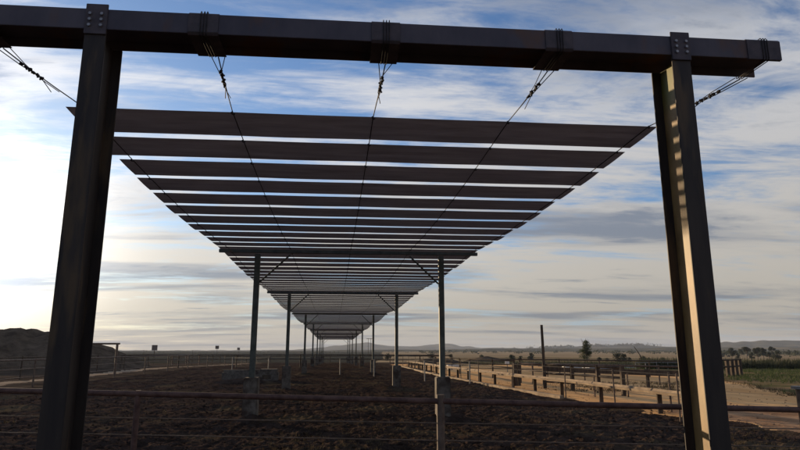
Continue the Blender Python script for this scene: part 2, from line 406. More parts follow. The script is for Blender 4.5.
# ------------------------------------------------------------------ support frames carrying the canopy
ORD = ['nearest','second','third','fourth','fifth','sixth','seventh','farthest']
def make_support():
    g = empty('support_frame', (0,0,0), '', '', None)
    Hh = HZ-.045
    m = MB(); m.box(-3.24, 3.24, -.045, .045, Hh-.09, Hh-.01); m.build('crossbar', M['galv'], g, bevel=.004)
    for s in (-1, 1):
        X = s*2.295
        m = MB(); m.prism([(X-.065,-.065),(X+.065,-.065),(X+.065,.065),(X-.065,.065)], 'z', .90, Hh-.122); m.build('column', M['galv'], g, bevel=.006)
        m = MB(); m.tube([(X-s*.07, 0, Hh-.82), (X-s*.80, 0, Hh-.125)], .022, 8); m.build('knee_brace', M['galv'], g)
        m = MB(); m.tube([(X, 0, -.35), (X, 0, .93)], .21, 20); 
        m = MB(); 
        m.v = []; m.f = []
        m.prism([(X-.17,-.17),(X+.17,-.17),(X+.17,.17),(X-.17,.17)], 'z', -.35, .96); m.build('concrete_pier', M['concrete'], g, bevel=.02)
        # base plate on the pier
    return g
proto = make_support()
for i, Y in enumerate(FY):
    o = proto if i == 0 else copy_tree(proto)
    o.location = (axis(Y), Y, .6*gz(0, Y))
    tag(o, f'{ORD[i]} support frame under the canopy, two slim posts on concrete piers', 'support frame', 'support frames under the canopy')

# ------------------------------------------------------------------ fences
def fence(name, pts, rails, post_r, rail_m, post_m, label, cat, group=None, posts=None, square=False, top=None, lean=0, rail_name='rail'):
    """pts: list of ground points; rails: list of (height, radius[, dz-extra])"""
    base = Vector(pts[0]); g = empty(name, base, label, cat, group)
    for (h, r) in rails:
        m = MB(); m.tube([Vector(p)-base+Vector((0, 0, h)) for p in pts], r, 8); m.build(rail_name if r > .008 else 'wire', rail_m, g, smooth=True)
    for p in (posts if posts is not None else pts):
        p = Vector(p); T = top if top else max(h for h, r in rails)+.05
        m = MB(); q = p-base
        e = random.uniform(-.02, .02)
        if square: m.box(q.x-post_r, q.x+post_r, q.y-post_r, q.y+post_r, q.z-.3, q.z+T)
        else: m.tube([q+Vector((0,0,-.3)), q+Vector((e,0,T+random.uniform(-.03,.03)))], post_r, 8)
        m.build('post', post_m, g)
    return g

# front fence: one pipe rail and two wires, right end a little nearer than the left
def FP(px, py, Y): return atY(px, py, Y)
def fY(px): return 6.25 - .75*px/800
ff = empty('pipe_fence', (0, 6, 0), 'near rusty pipe fence with one rail and thin wires behind the big frame', 'fence')
fl = ff.location
def lineat(f, r, nm, mt, a=-260, b=1060, n=12):
    m = MB(); pts = []
    for i in range(n+1):
        px = a+(b-a)*i/n; pts.append(FP(px, f(px), fY(px))-fl)
    m.tube(pts, r, 10); m.build(nm, mt, ff, smooth=True)
lineat(lambda x: 390.5+.0242*x, .027, 'top_rail', M['rail'])
lineat(lambda x: 415.8+.0165*x, .0050, 'wire', M['fencewire'])
lineat(lambda x: 432.5+.0180*x, .0050, 'wire', M['fencewire'])
for px, ex in ((-170, 0), (138, 0), (440.5, .03), (803, .16), (1000, 0)):
    p = FP(px, 390.5+.0242*px, fY(px))-fl
    m = MB(); m.tube([(p.x, p.y+.005, -.35-fl.z), (p.x, p.y+.005, p.z+.03+ex)], (.038 if px > 400 else .028), 12); o = m.build('post', M['postm'] if px > 400 else M['rail'], ff, smooth=False)
    if px == 803:
        m = MB(); m.tube([(p.x, p.y, p.z+.03+ex), (p.x, p.y, p.z+.055+ex)], .075, 14); m.build('post_cap', M['palepost'], o)

# feed bunk along the right edge of the pen
bk = [(8.3,13.6),(8.25,14),(8.05,17),(7.9,20.5),(7.35,25),(7.0,30),(6.55,37),(6.3,46),(6.1,60)]
g = empty('feed_bunk', (8.25,14,0), 'long pale concrete feed trough along the right edge of the pen', 'feed trough')
def sweep(m, path, prof, org):
    vs = []; n = len(path); k = len(prof)
    for i, (x, y) in enumerate(path):
        a = path[max(i-1,0)]; b = path[min(i+1,n-1)]
        d = Vector((b[0]-a[0], b[1]-a[1], 0)).normalized(); nrm = Vector((d.y, -d.x, 0))
        for (u, z) in prof: vs.append(Vector((x, y, z+gz(x, y))) + nrm*u - org)
    fs = [(i*k+j, i*k+(j+1)%k, (i+1)*k+(j+1)%k, (i+1)*k+j) for i in range(n-1) for j in range(k)]
    fs += [tuple(range(k))[::-1], tuple((n-1)*k+j for j in range(k))]
    m.add(vs, fs)
m = MB(); sweep(m, bk, [(-.17,.495),(.17,.495),(.20,.59),(.15,.59),(.12,.52),(-.10,.52),(-.12,.558),(-.18,.558)], g.location); m.build('trough', M['bunk'], g)
m = MB(); sweep(m, [(x-.55, y) for x, y in bk[3:]], [(-.08,-.1),(.08,-.1),(.08,.09),(-.08,.09)], g.location); m.build('kerb', M['bunk'], g)
for a, b in zip(bk[:-1], bk[1:]):
    nn = max(1, round((b[1]-a[1])/2.4))
    for i in range(nn):
        t = (i+.5)/nn; x = a[0]+(b[0]-a[0])*t-g.location.x; y = a[1]+(b[1]-a[1])*t-g.location.y
        m = MB(); m.box(x-.06, x+.06, y-.025, y+.025, -.2, .492); m.build('support', M['wood'], g)
# cable fence above the bunk
bp = [Vector((x-.42, y, gz(x, y))) for x, y in bk]
dense = []
for a, b in zip(bp[:-1], bp[1:]):
    n = max(1, round((b-a).length/4.5))
    for i in range(n): dense.append(a.lerp(b, i/n))
dense.append(bp[-1])
fence('bunk_fence', dense, [(1.02,.006),(.82,.006)], .022, M['cable'], M['postm'], 'slender wire fence with thin posts standing along the concrete feed trough', 'fence', top=1.08)

def gp(*pp): return [ground(*p) for p in pp]
YL = 'yard fences around the pens'
fence('yard_rail', gp((548,379.5),(585,381),(622,382.8),(660,384.6),(700,386.5)), [(.85,.03),(.5,.025)], .035, M['postm'], M['postm'], 'slim brown two rail fence on the sand beyond the three rail fence', 'fence', YL)
fence('yard_rail', gp((470,372.3),(520,373.4),(560,374.4),(600,375.5),(650,377),(700,378.6)), [(.95,.04),(.6,.03),(.3,.03)], .04, M['wood'], M['wood'], 'farther thin dark fence along the back of the sand yard', 'fence', YL)
A = gp((545,388.5),(573,390.5),(599,393),(624,396.5))
fence('rail_fence', A, [(.98,.05),(.62,.045),(.28,.035)], .065, M['wood'], M['wood'], 'dark three rail fence on the sand between tall pole and frame', 'fence', YL, square=True)
m_ = empty('steel_guard_rail', A[0]+Vector((.1,.35,0)), 'long thick dark guard rail running behind the dark three rail fence', 'guard rail')
B = gp((545,384.5),(600,388),(650,391),(700,394))
m = MB(); 
for a, b in zip(B[:-1], B[1:]):
    a = a-m_.location; b = b-m_.location
    m.prism([(0,0),(1,0),(1,1),(0,1)], 'z', 0, 0) if False else None
    d = (b-a).normalized(); nn = Vector((-d.y, d.x, 0))*.04
    vs = [a+nn+Vector((0,0,.60)), b+nn+Vector((0,0,.60)), b-nn+Vector((0,0,.60)), a-nn+Vector((0,0,.60))]
    vs += [v+Vector((0,0,.22)) for v in vs]
    m.add(vs, [(0,1,2,3),(7,6,5,4),(0,4,5,1),(1,5,6,2),(2,6,7,3),(3,7,4,0)])
m.build('rail', M['wood'], m_)
for p in B:
    q = p-m_.location; m = MB(); m.box(q.x-.05,q.x+.05,q.y+.05,q.y+.15,-.3,.85); m.build('post', M['wood'], m_)
# tall pole
p = ground(545, 388.8)
m = MB(); m.tube([(0,0,-.3),(0,0,1.3),(-.02,0,2.66)], .065, 10, .055); o = m.build('timber_pole', M['wood']); o.location = p
tag(o, 'tall bare dark pole rising from the fence line right of centre', 'pole')
# pair of gate posts
for dx, lb in ((515.8,'thicker left post of the close pair left of the tall pole'), (519.6,'thinner right post of the close pair left of the tall pole')):
    p = ground(dx, 385.8); m = MB(); w = .085 if dx < 517 else .055
    m.box(-w,w,-w,w,-.3,1.0); o = m.build('gate_post', M['wood'], bevel=.01); o.location = p; tag(o, lb, 'post', 'gate posts by the sand yard')
C_ = gp((455,376),(470,377.5),(493,380),(516,384.5))
fence('rail_fence', gp((436,372.6),(460,374.2),(493,378.2),(515,382)), [(1.05,.04),(.68,.035)], .05, M['wood'], M['wood'], 'dark two rail fence running left from the close pair of posts', 'fence', YL)
fence('rail_fence', gp((521,383.2),(533,384),(545,385.6)), [(.95,.035),(.62,.03),(.3,.03)], .045, M['postm'], M['postm'], 'short brown fence between the post pair and the tall pole', 'fence', YL)
# thin post just left of right column, farther posts on sand
for px, py, hh, lb in ((671.5,412,1.02,'lone dark post in the sand just left of the right frame post'),
                   (595,397,.72,'lone thin post in front of the dark three rail fence'),(628.5,397.5,.82,'lone dark post right of the end of the three rail fence')):
    p = ground(px, py); m = MB(); m.tube([(0,0,-.2),(.01,0,hh)], .028, 8); o = m.build('fence_post', M['postm']); o.location = p; tag(o, lb, 'post', 'single posts on the sand')
# middle cross fence (pale posts) under the canopy
pp = gp((232,371),(268,372.5),(305,374.2),(340,375.3),(374,376.8),(425,381.5),(470,384.4))
fence('wire_fence', pp, [(1.0,.012),(.7,.006),(.4,.006)], .033, M['cable'], M['palepost'], 'wire cross fence with pale steel posts under the canopy', 'fence', YL)
fence('wire_fence', gp((120,369),(178,368),(236,367.6),(300,367.4),(360,367.8),(420,368.8),(452,369.6)), [(1.15,.045),(.75,.03)], .06, M['wood'], M['wood'], 'dark two rail fence crossing the pen behind the trough', 'fence', YL)
fence('wire_fence', gp((170,363.2),(220,362.9),(270,362.7),(330,362.6),(390,362.7),(440,363)), [(1.2,.07),(.7,.04)], .08, M['wood'], M['wood'], 'farthest dark pen fence below the hills', 'fence', YL)
# left side fences along the pale lane
Lf = [Vector((-13.6, y, 0)) for y in (12,16,20,24,28.5,33,38,43.5,49,55)]
Lf += [Vector((-13.6+.02*(y-55), y, gz(13, y))) for y in (62,70,80,92,105)]
fence('pipe_fence', Lf, [(1.18,.032),(.80,.02),(.45,.02)], .04, M['postm'], M['postm'], 'weathered pipe fence along the left side of the pen', 'fence', YL)
fence('pipe_fence', [v+Vector((-4.3,3,0)) for v in Lf[3:]], [(1.2,.03),(.7,.02)], .045, M['wood'], M['wood'], 'dark fence on the far side of the pale lane', 'fence', YL)
# reddish gate panels on the left
ga = empty('yard_gate', ground(172,365.5), 'rusty red barred gate in the far left yard fence', 'gate')
b = ground(199,365.0)-ga.location
for h in (.25,.5,.75,1.0,1.2):
    m = MB(); m.tube([(0,0,h),(b.x,b.y,h)], .03, 6); m.build('bar', M['rail'], ga)
for t in (0,.5,1):
    m = MB(); m.tube([(b.x*t,b.y*t,-.2),(b.x*t,b.y*t,1.3)], .07, 8); m.build('upright', M['rail'], ga)
# overhead gate frame at the left
p1 = ground(114.5, 374.5); T = atY(114.5, 344, p1.y).z
g = empty('overhead_gate_frame', p1, 'tall goalpost frame with crossbar beside the left frame post', 'gate frame')
w = (ground(80, 374.5)-p1)
for q in (Vector((0,0,0)), w):
    m = MB(); m.tube([q+Vector((0,0,-.3)), q+Vector((0,0,T))], .085, 8); m.build('post', M['postm'], g)
d = w.normalized(); m = MB(); m.tube([w+d*.4+Vector((0,0,T+.02)), -d*.17+Vector((0,0,T+.02))], .06, 8); m.build('crossbar', M['postm'], g)

# square pen signs
sl = [(153.3,345,350.4,364.5,2.6,'largest square sign on a pole, left of the canopy'), (216.3,345.7,349,362,1.7,'second square sign on a pole, right of the largest one'),
      (238,347.6,350,359.6,1.3,'small square sign between second sign and nearest canopy post'), (251,349,350.6,358.8,1.0,'smallest square sign just left of the nearest canopy post')]
for px, yt, yb, y0, hw, lb in sl:
    b = ground(px, y0); t = atY(px, yt, b.y).z-b.z; bt = atY(px, yb, b.y).z-b.z; k = hw/F*b.y
    g = empty('pen_sign', b, lb, 'sign', 'square pen signs on poles')
    m = MB(); m.box(-k,k,-.03,.0,bt,t); m.build('sign_panel', M['sign'], g)
    m = MB(); m.tube([(0,.03,-.2),(0,.03,t-.05)], .045, 6); m.build('pole', M['postm'], g)
for px, lb in ((143,'dark marker box on short pole left of the largest square sign'),(192,'dark marker box on short pole between the two big signs')):  # small dark marker boxes on posts, not lamps
    b = ground(px, 360); t = atY(px, 350.6, b.y).z-b.z
    g = empty('marker_post', b, lb, 'marker', 'dark marker boxes on poles')
    m = MB(); m.tube([(0,0,-.2),(0,0,t)], .05, 6); m.build('pole', M['wood'], g)
    m = MB(); m.box(-.16,.16,-.1,.1,t,t+.18); m.build('marker_box', M['wood'], g, bevel=.03)

# concrete water trough
tr = ground(250.5, 380.4)
g = empty('water_trough', tr, 'low grey concrete water trough behind the nearest left pier', 'water trough')
L2 = 52/2/F*tr.length*.99
m = MB(); m.box(-L2,L2,-.35,.35,-.2,.44)
m.build('trough_body', M['concrete'], g, bevel=.03)
m = MB(); m.box(-L2+.08,L2-.9,-.27,-.20,.443,.56); m.box(-L2+.08,L2-.9,.20,.27,.443,.56); m.build('rim', M['concrete'], g)
m = MB(); m.box(L2-.82,L2-.36,-.362,-.352,.08,.30); m.build('dark_opening', M['wood'], g)  # dark panel standing for the shade inside an opening
m = MB(); m.box(L2-.95,L2-.05,-.3,.3,.443,.60); m.build('valve_box', M['concrete'], g, bevel=.02)
tr = ground(454, 369.5)
g = empty('water_trough', tr, 'small pale concrete trough right of the nearest right canopy post', 'water trough')
k = tr.length/F; m = MB()
m.box(-6*k,6*k,-.3,.3,-.1,3.6*k); m.build('trough_body', M['white'], g, bevel=.02)
m = MB(); m.box(-6*k-.05,6*k+.05,-.35,.35,3.6*k+.003,3.6*k+.06); m.build('rim', M['white'], g)
# white drum near the post pair
p = ground(507.5, 372); t = atY(507.5, 361, p.y).z-p.z
m = MB(); m.tube([(0,0,t-.28),(0,0,t)], .16, 14); o = empty('white_bucket_marker', p, 'white bucket upturned on a thin post left of the post pair', 'bucket')
m.build('bucket', M['white'], o, bevel=.01); m = MB(); m.tube([(0,0,-.2),(0,0,t-.282)], .03, 6); m.build('post', M['palepost'], o)

# white rail fence, far right
fence('white_rail_fence', gp((636,369.6),(646,369.4),(657,369.2),(668,369.2),(680,369.2),(692,369.2),(704,369.2)), [(.55,.030),(.28,.02)], .035, M['palepost'], M['palepost'], 'distant low pale rail fence left of the right frame post', 'fence')
fence('stock_yard_fence', gp((722,377.2),(728.5,377),(733,376.6),(737,376.0),(741,375.5)), [(1.0,.05),(.6,.05)], .09, M['wood'], M['wood'], 'dark timber yard fence right of the right frame post', 'fence', square=True)
# low pale slabs in far yard (stacked panels)
for i, (px, py, w, lb) in enumerate([(575,368.3,1.3,'low pale slab stack left of the slender tree'),(602,368.8,1.6,'low pale slab stack below the round bush'),(622,368.2,1.1,'low pale slab stack right of the round bush')]):
    p = ground(px, py); m = MB(); m.box(-w,w,-.5,.5,-.05,.10); m.box(-w*.8,w*.7,-.4,.45,.103,.17); o = m.build('slab_stack', M['white'], bevel=.01); o.location = p
    tag(o, lb, 'slabs', 'slab stacks in the far yard')

# power pole (H frame) on the horizon
b = atR(369.5, 349, 420); b.z = gz(b.x, b.y); t = atR(369.5, 338.2, 420).z-b.z
g = empty('power_pole', b, 'twin pole power pylon with crossarm standing on the horizon', 'power pole')
for s in (-.9, .9):
    m = MB(); m.tube([(s,0,-.5),(s,0,t)], .17, 8, .12); m.build('pole', M['wood'], g)
m = MB(); m.box(-2.2,2.2,-.12,.12,t-.5,t-.22); m.build('crossarm', M['wood'], g)
# leaning boom
p = ground(643.5, 366); q = atY(634, 346.5, p.y)-p
g = empty('auger_boom', p, 'thin leaning auger boom above the far scrub', 'boom')
m = MB(); m.tube([(0,0,0), q*.5+Vector((.15,0,.15)), q], .07, 8, .035); m.build('boom', M['wood'], g)
m = MB(); m.tube([(-.6,0,0),(q.x*.4,0,q.z*.42)], .05, 6); m.build('strut', M['wood'], g)

# ------------------------------------------------------------------ mounds
def mound(name, cx, cy, rx, ry, h, m, label, seed=3, n=46, base=None, cat='mound', power=1.2):
    z0 = gz(cx, cy) if base is None else base
    xs = np.linspace(-1, 1, n); X, Y = np.meshgrid(xs, xs)
    r = np.sqrt(X**2+Y**2)
    Z = h*np.clip(1-r**2, 0, 1)**power
    amp = h*.16
    Z = Z + amp*(vnoise(X*3+seed, Y*3, seed)-.5)*np.clip(1-r, 0, 1)*2 + amp*.4*(vnoise(X*11, Y*11, seed+1)-.5)*(r < .95)
    Z[r > 1] = -.4
    vs = [(float(a)*rx, float(b)*ry, float(c)) for a, b, c in zip(X.ravel(), Y.ravel(), Z.ravel())]
    fs = [(i*n+j, i*n+j+1, (i+1)*n+j+1, (i+1)*n+j) for i in range(n-1) for j in range(n-1)]
    me = bpy.data.meshes.new(name); me.from_pydata(vs, [], fs); me.materials.append(m); me.shade_smooth()
    o = bpy.data.objects.new(name, me); col.objects.link(o); o.location = (cx, cy, z0)
    tag(o, label, cat); return o
# big stockpile at the left: ridge line from the photograph, swept with depth
def stockpile():
    prof = [(-330,338),(-200,331),(-60,326.5),(0,328.3),(40,330.8),(70,334),(88,339),(98,344.5),(108,348.5),(118,351.6),(126,354),(138,359),(150,362)]
    n = 90; xs = np.linspace(prof[0][0], prof[-1][0], n); top = np.interp(xs, [p[0] for p in prof], [p[1] for p in prof])
    T = np.linspace(-1, 1, 17); vs = []
    for t in T:
        for i, x in enumerate(xs):
            p = atR(x, top[i], 74); a = math.atan2(p.x, p.y); rr = 74+11*t
            h = max(p.z+.7, 0)*(1-abs(t)**1.5)
            w = (.45*(vnoise(np.array(i*.5), np.array(t*5.+9), 4)-.5)+.25*(vnoise(np.array(i*1.3), np.array(t*13.+9), 6)-.5))*(abs(t) < .98)
            vs.append((math.sin(a)*rr, math.cos(a)*rr, -.7+h+float(w)))
    o0 = Vector((-40, 62, 0)); vs = [Vector(v)-o0 for v in vs]
    fs = [(k*n+i, k*n+i+1, (k+1)*n+i+1, (k+1)*n+i) for k in range(len(T)-1) for i in range(n-1)]
    me = bpy.data.meshes.new('stockpile'); me.from_pydata(vs, [], fs); me.materials.append(M['mound']); me.shade_smooth()
    o = bpy.data.objects.new('stockpile', me); col.objects.link(o); o.location = o0
    tag(o, 'big dark earth stockpile on the skyline at the far left', 'earth mound')
stockpile()
p = ground(499, 364); mound('soil_heap', p.x, p.y+8, 4.6, 4, 1.0, M['mound'], 'dark brown soil heap left of the tall pole', 5)
p = ground(246, 383.2); mound('manure_bank', p.x-.2, p.y, 1.9, .8, .22, M['pen'], 'low dark dirt bank in front of the concrete water trough', 8)
p = ground(440, 366.2); mound('soil_heap', p.x+1, p.y+7, 4, 3, .9, M['mound'], 'low dark soil heap behind the nearest right canopy post', 12)

# ------------------------------------------------------------------ trees and bushes
def leaf_cloud(m, clumps, nleaf, size, r):
    for _ in range(nleaf):
        c, rad = clumps[r.randrange(len(clumps))]
        while True:
            v = Vector((r.uniform(-1,1), r.uniform(-1,1), r.uniform(-1,1)))
            if .3 < v.length < 1: break
        p = c + Vector((v.x*rad, v.y*rad, v.z*rad*.8))
        s = size*r.uniform(.5, 1.4)
        a = Vector((r.gauss(0,1), r.gauss(0,1), r.gauss(0,1))).normalized(); b = a.orthogonal().normalized()
        m.add([p-a*s*.5, p+b*s*.25, p+a*s*.5, p-b*s*.25], [(0,1,2,3)])
def raw(m, name, material, parent):
    me = bpy.data.meshes.new(name); me.from_pydata(m.v, [], m.f); me.materials.append(material)
    o = bpy.data.objects.new(name, me); col.objects.link(o); o.parent = parent; return o
def tree(loc, H, W, label, group=None, seed=1, leaf='leaf', n=900, name='gum_tree', low=.35, sparse=1.0, lsz=None):
    r = random.Random(seed); g = empty(name, loc, label, 'tree' if 'tree' in name else 'bush', group)
    t = MB(); th = H*low*1.3; k = MB()
    lean = Vector((r.uniform(-.08,.08)*H, 0, 0))
    t.tube([(0,0,-.4), lean*.3+Vector((0,0,th*.5)), lean*.7+Vector((0,0,th)), lean+Vector((0,0,H*.8))], H*.035, 8, H*.010)
    clumps = []
    for i in range(9):
        a = r.uniform(0, 6.28); rad = W*.5*r.uniform(.25,.8); z = H*(low+(.9-low)*r.random())
        c = Vector((math.cos(a)*rad, math.sin(a)*rad, z)); clumps.append((c, W*r.uniform(.13,.24)*sparse))
        t.tube([lean*.6+Vector((0,0,th*r.uniform(.6,1))), c*.6+Vector((0,0,z*.35)), c], H*.014, 5, H*.004)
    clumps.append((lean+Vector((0,0,H*.86)), W*.2))
    raw(t, 'trunk', M['bark'], g)
    leaf_cloud(k, clumps, n, lsz or H*.055, r); raw(k, 'crown', M[leaf], g)
    return g
# right-hand group of paddock trees
TR = [(732,358.6,348.8,9,'leftmost round tree right of the right frame post'),(738,359.8,354,4.5,'small low tree in front of the leftmost round tree'),
      (747,358,348.2,8,'tall tree in the left half of the paddock trees'),(752,360.2,353,5,'low tree leaning among the paddock trees'),
      (758,359.5,349,8,'bushy tree in the middle of the paddock trees'),(764,358.7,349.3,7,'darker tree right of the middle paddock tree'),
      (769,359.9,353,6,'short tree at the foot of the darker paddock tree'),(772.5,357,347.6,6,'slim tree behind the right paddock trees'),
      (779,361.6,351.6,11,'large spreading dark tree at the right end of the paddock group'),(789,355.6,350.5,5,'small faint tree far behind near the right edge'),
      (742,355.9,350,6,'faint distant tree above the left paddock trees'),(796,355.3,351,4,'tiny faint tree beside the right picture edge')]
for i, (px, yb, yt, w, lb) in enumerate(TR):
    b = ground(px, max(yb, 355.4)); k = b.length/F
    tree(b, (yb-yt)*k*.95, w*k*.85, lb, 'paddock trees on the right', seed=20+i, n=1300, low=.25, sparse=1.35, lsz=(yb-yt)*k*.10)
b = ground(587, 363.5); k = b.length/F
g = empty('slender_tree', b, 'tall slender wispy tree rising above the horizon right of the tall pole', 'tree')
t = MB(); t.tube([(0,0,-.4),(.05,0,7*k),(0,0,15*k),(.03,0,23*k)], .10, 6, .02); raw(t, 'trunk', M['bark'], g)
m = MB(); r = random.Random(61); H = 23*k
cl_ = []
for i in range(34):
    z = r.uniform(.12,.9); ww = (.95-.55*abs(z-.42)*1.6)*5.2*k*1.35
    a = r.uniform(0,6.28); cl_.append((Vector((math.cos(a)*ww*r.uniform(.1,.8), math.sin(a)*ww*r.uniform(.1,.8), z*H)), r.uniform(.3,.6)))
leaf_cloud(m, cl_, 4200, .17, r); raw(m, 'crown', M['leaf2'], g)
t = MB(); r = random.Random(3)
for i in range(26):
    a = r.uniform(-1.1,1.1); z0 = r.uniform(.2,.7)*23*k; L3 = r.uniform(3,7)*k
    t.tube([(0,0,z0),(math.sin(a)*L3*.5,r.uniform(-.2,.2),z0+L3*.7),(math.sin(a)*L3*.85,r.uniform(-.2,.2),z0+L3*1.25)], .028, 4, .010)
raw(t, 'twigs', M['bark'], g)
BS = [(619,362.8,354.5,9,'dense round dark bush right of the slender tree'),(625.5,362.6,355,6,'tall part bush touching the dense round bush'),(630,362.3,358,4,'small bush at the right foot of the round bush'),
      (644,362,357,7,'flat bush under the leaning boom'),(649,361.5,358,4,'tiny bush right of the leaning boom'),(600,361.5,357.8,4,'small bush between slender tree and round bush'),
      (607,361.7,358.6,5,'low bush just left of the dense round bush'),(512,361.5,355.2,6,'round dark bush just left of the tall pole'),(520,361,356.5,4,'smaller bush next to the round dark one'),
      (531,360.4,353.6,5,'upright bush close to the tall pole'),(482,359.8,355.2,4,'small lone bush left of the soil heap'),(451,360.4,355,5,'bush just right of the nearest right canopy post'),
      (388,361,354.5,6,'bush between the second and third right canopy posts'),(348,360.2,355.3,4,'bush seen at the end under the canopy'),(431,360.2,354.5,7,'bush left of the nearest right canopy post'),
      (663,361.4,358,4,'small bush at the left side of the right frame post'),(396,360.3,356,4,'small bush left of the second right canopy post')]
for i, (px, yb, yt, w, lb) in enumerate(BS):
    b = ground(px, yb); k = b.length/F
    tree(b, (yb-yt)*k, w*k, lb, 'bushes along the far edge of the yards', seed=80+i, n=800, low=.12, name='bush', sparse=1.7, lsz=(yb-yt)*k*.16)
# distant scattered scrub and tree line along the ridges (reads as one mass)
def scrub():
    m = MB(); r = random.Random(11)
    def clump(p, w, h, n):
        for _ in range(n):
            q = p+Vector((r.gauss(0,w*.33), r.gauss(0,w*.33), abs(r.gauss(.5,.25))*h)); s = h*r.uniform(.15,.4)
            a = Vector((r.gauss(0,1),r.gauss(0,1),r.gauss(0,1))).normalized(); b = a.orthogonal().normalized()
            m.add([q-a*s, q+b*s*.7, q+a*s, q-b*s*.7], [(0,1,2,3)])
    for _ in range(260):
        px = r.uniform(420, 860); rr = r.uniform(600, 1700)
        p = atR(px, 350, rr); p.z = -2.5; clump(p, r.uniform(5,12), r.uniform(2.2,4), 26)
    for _ in range(120):
        px = r.uniform(120, 460); rr = r.uniform(700, 1700)
        p = atR(px, 350, rr); p.z = -2.5; clump(p, r.uniform(8,20), r.uniform(1.2,2.2), 22)
    for _ in range(150):                                                 # tree line on the ridge
        px = r.choice([r.uniform(540,575), r.uniform(585,645), r.uniform(500,660), r.uniform(596,640)])
        p = atR(px, np.interp(px, [480,560,600,640,680], [349.6,348.6,347.2,346.6,347.2]), 3250); clump(p, 26, r.uniform(7,17), 18)
    for _ in range(160):
        px = r.uniform(705, 870); rr = r.uniform(420, 900)
        p = atR(px, 350, rr); p.z = -2.5; clump(p, r.uniform(5,11), r.uniform(2.2,3.6), 26)
    o = raw(m, 'distant_scrub', M['leaf'], None); tag(o, 'scattered far-off trees and scrub across the dry plain', 'scrub', kind='stuff')
scrub()
# dark hedge row at the right, and tufts
def tufts(name, pts_fn, n, h, w, mt, label, cat, blades=6, seed=1):
    m = MB(); r = random.Random(seed)
    for _ in range(n):
        p = pts_fn(r)
        if p is None: continue
        s = r.uniform(.5, 1.3)
        for _ in range(blades):
            a = r.uniform(0, 6.28); d = Vector((math.cos(a), math.sin(a), 0)); q = p+d*r.uniform(0, w*.5)
            tip = q+d*r.uniform(0, w*.6)+Vector((0,0,h*s*r.uniform(.5,1.2))); e = Vector((-d.y, d.x, 0))*h*.07
            m.add([q-e, q+e, tip], [(0,1,2)])
    o = raw(m, name, M[mt], None); tag(o, label, cat, kind='stuff')
def in_world(poly, r, x0, x1, y0, y1):
    for _ in range(60):
        x, y = r.uniform(x0,x1), r.uniform(y0,y1)
        if bool(inpoly(np.array([x]), np.array([y]), poly)[0]): return Vector((x, y, gz(x, y)))
def patch(r):
    for _ in range(80):
        x, y = r.uniform(12,55), r.uniform(14,60)
        if vnoise(np.array(x*.16+2), np.array(y*.16), 91) > .50 and bool(inpoly(np.array([x]), np.array([y]), POLY_CROP)[0]): return Vector((x, y, gz(x, y)))
tufts('green_grass', lambda r: in_world(POLY_CROP, r, 12, 55, 14, 60) if r.random() < .02 else patch(r), 9000, .20, .3, 'grass', 'low green grass beside the sand road at the right', 'grass', 5, 2)
def hedge(r):
    t = r.random(); px = 640+t*420; p = ground(px, 368.3+r.uniform(-.6,.8)); return p
tufts('dark_hedge', hedge, 3600, .75, .9, 'leaf', 'dark low hedge line behind the green grass at the right', 'hedge', 9, 5)
def hedge2(r):
    px = r.uniform(455, 690); return ground(px, 364.4+r.uniform(-.5,.6)+.0*px)
tufts('dark_hedge', hedge2, 1500, .45, 1.0, 'leaf', 'faint low hedge line behind the sand yard right of centre', 'hedge', 7, 6)
def penp(r):
    y = 9*(4.0**r.random()); x = r.uniform(-.75, .75)*y
    if x > 8.5 or x < -13: return None
    if vnoise(np.array(x*.35+3), np.array(y*.35), 77) < .52: return None
    return Vector((x, y, float(clods(np.array(x), np.array(y)))))
tufts('dry_weeds', penp, 6500, .055, .12, 'weed', 'short dry weeds scattered over the dark pen soil', 'weeds', 6, 9)
def roadside(r):
    px = r.choice([r.gauss(665,22), r.gauss(600,25), r.uniform(720,900)]); py = r.choice([387.5, 391, 384]) + r.gauss(0,.7)
    if px > 715: py = 384.5+(px-742)*.225+r.gauss(0,1.2)
    return ground(px, py)
tufts('dry_weeds', roadside, 900, .13, .22, 'weed', 'dark dry weeds along the edges of the sand road', 'weeds', 7, 19)
# pebbles and loose clods on the pen: countless
def loose():
    m = MB(); r = random.Random(4)
    for _ in range(5200):
        y = 9*(3.3**r.random()); x = r.uniform(-.8, .8)*y
        if x > 8.6 or x < -13: continue
        z = float(clods(np.array(x), np.array(y))); s = r.uniform(.012, .042)
        p = Vector((x, y, z+s*.3)); vs = [p+Vector((r.uniform(.6,1.2)*s*a, r.uniform(.6,1.2)*s*b, r.uniform(.5,1)*s*c)) for a, b, c in ((1,0,0),(-1,0,0),(0,1,0),(0,-1,0),(0,0,1),(0,0,-1))]
        m.add(vs, [(0,2,4),(2,1,4),(1,3,4),(3,0,4),(2,0,5),(1,2,5),(3,1,5),(0,3,5)])
    o = raw(m, 'loose_clods', M['pen'], None); tag(o, 'loose dirt clods strewn over the dark pen', 'soil clods', kind='stuff')
loose()
def stones():
    m = MB(); r = random.Random(14)
    for _ in range(900):
        px = r.uniform(560, 960); py = r.uniform(386, 430); p = ground(px, py); s = r.uniform(.012, .05)
        if not bool(inpoly(np.array([p.x]), np.array([p.y]), POLY_SAND)[0]): continue
        vs = [p+Vector((r.uniform(.6,1.2)*s*a, r.uniform(.6,1.2)*s*b, s*.2+r.uniform(.3,.7)*s*c)) for a, b, c in ((1,0,0),(-1,0,0),(0,1,0),(0,-1,0),(0,0,1),(0,0,-1))]
        m.add(vs, [(0,2,4),(2,1,4),(1,3,4),(3,0,4),(2,0,5),(1,2,5),(3,1,5),(0,3,5)])
    o = raw(m, 'road_stones', M['reddirt'], None); tag(o, 'small stones scattered over the sand road', 'stones', kind='stuff')
stones()

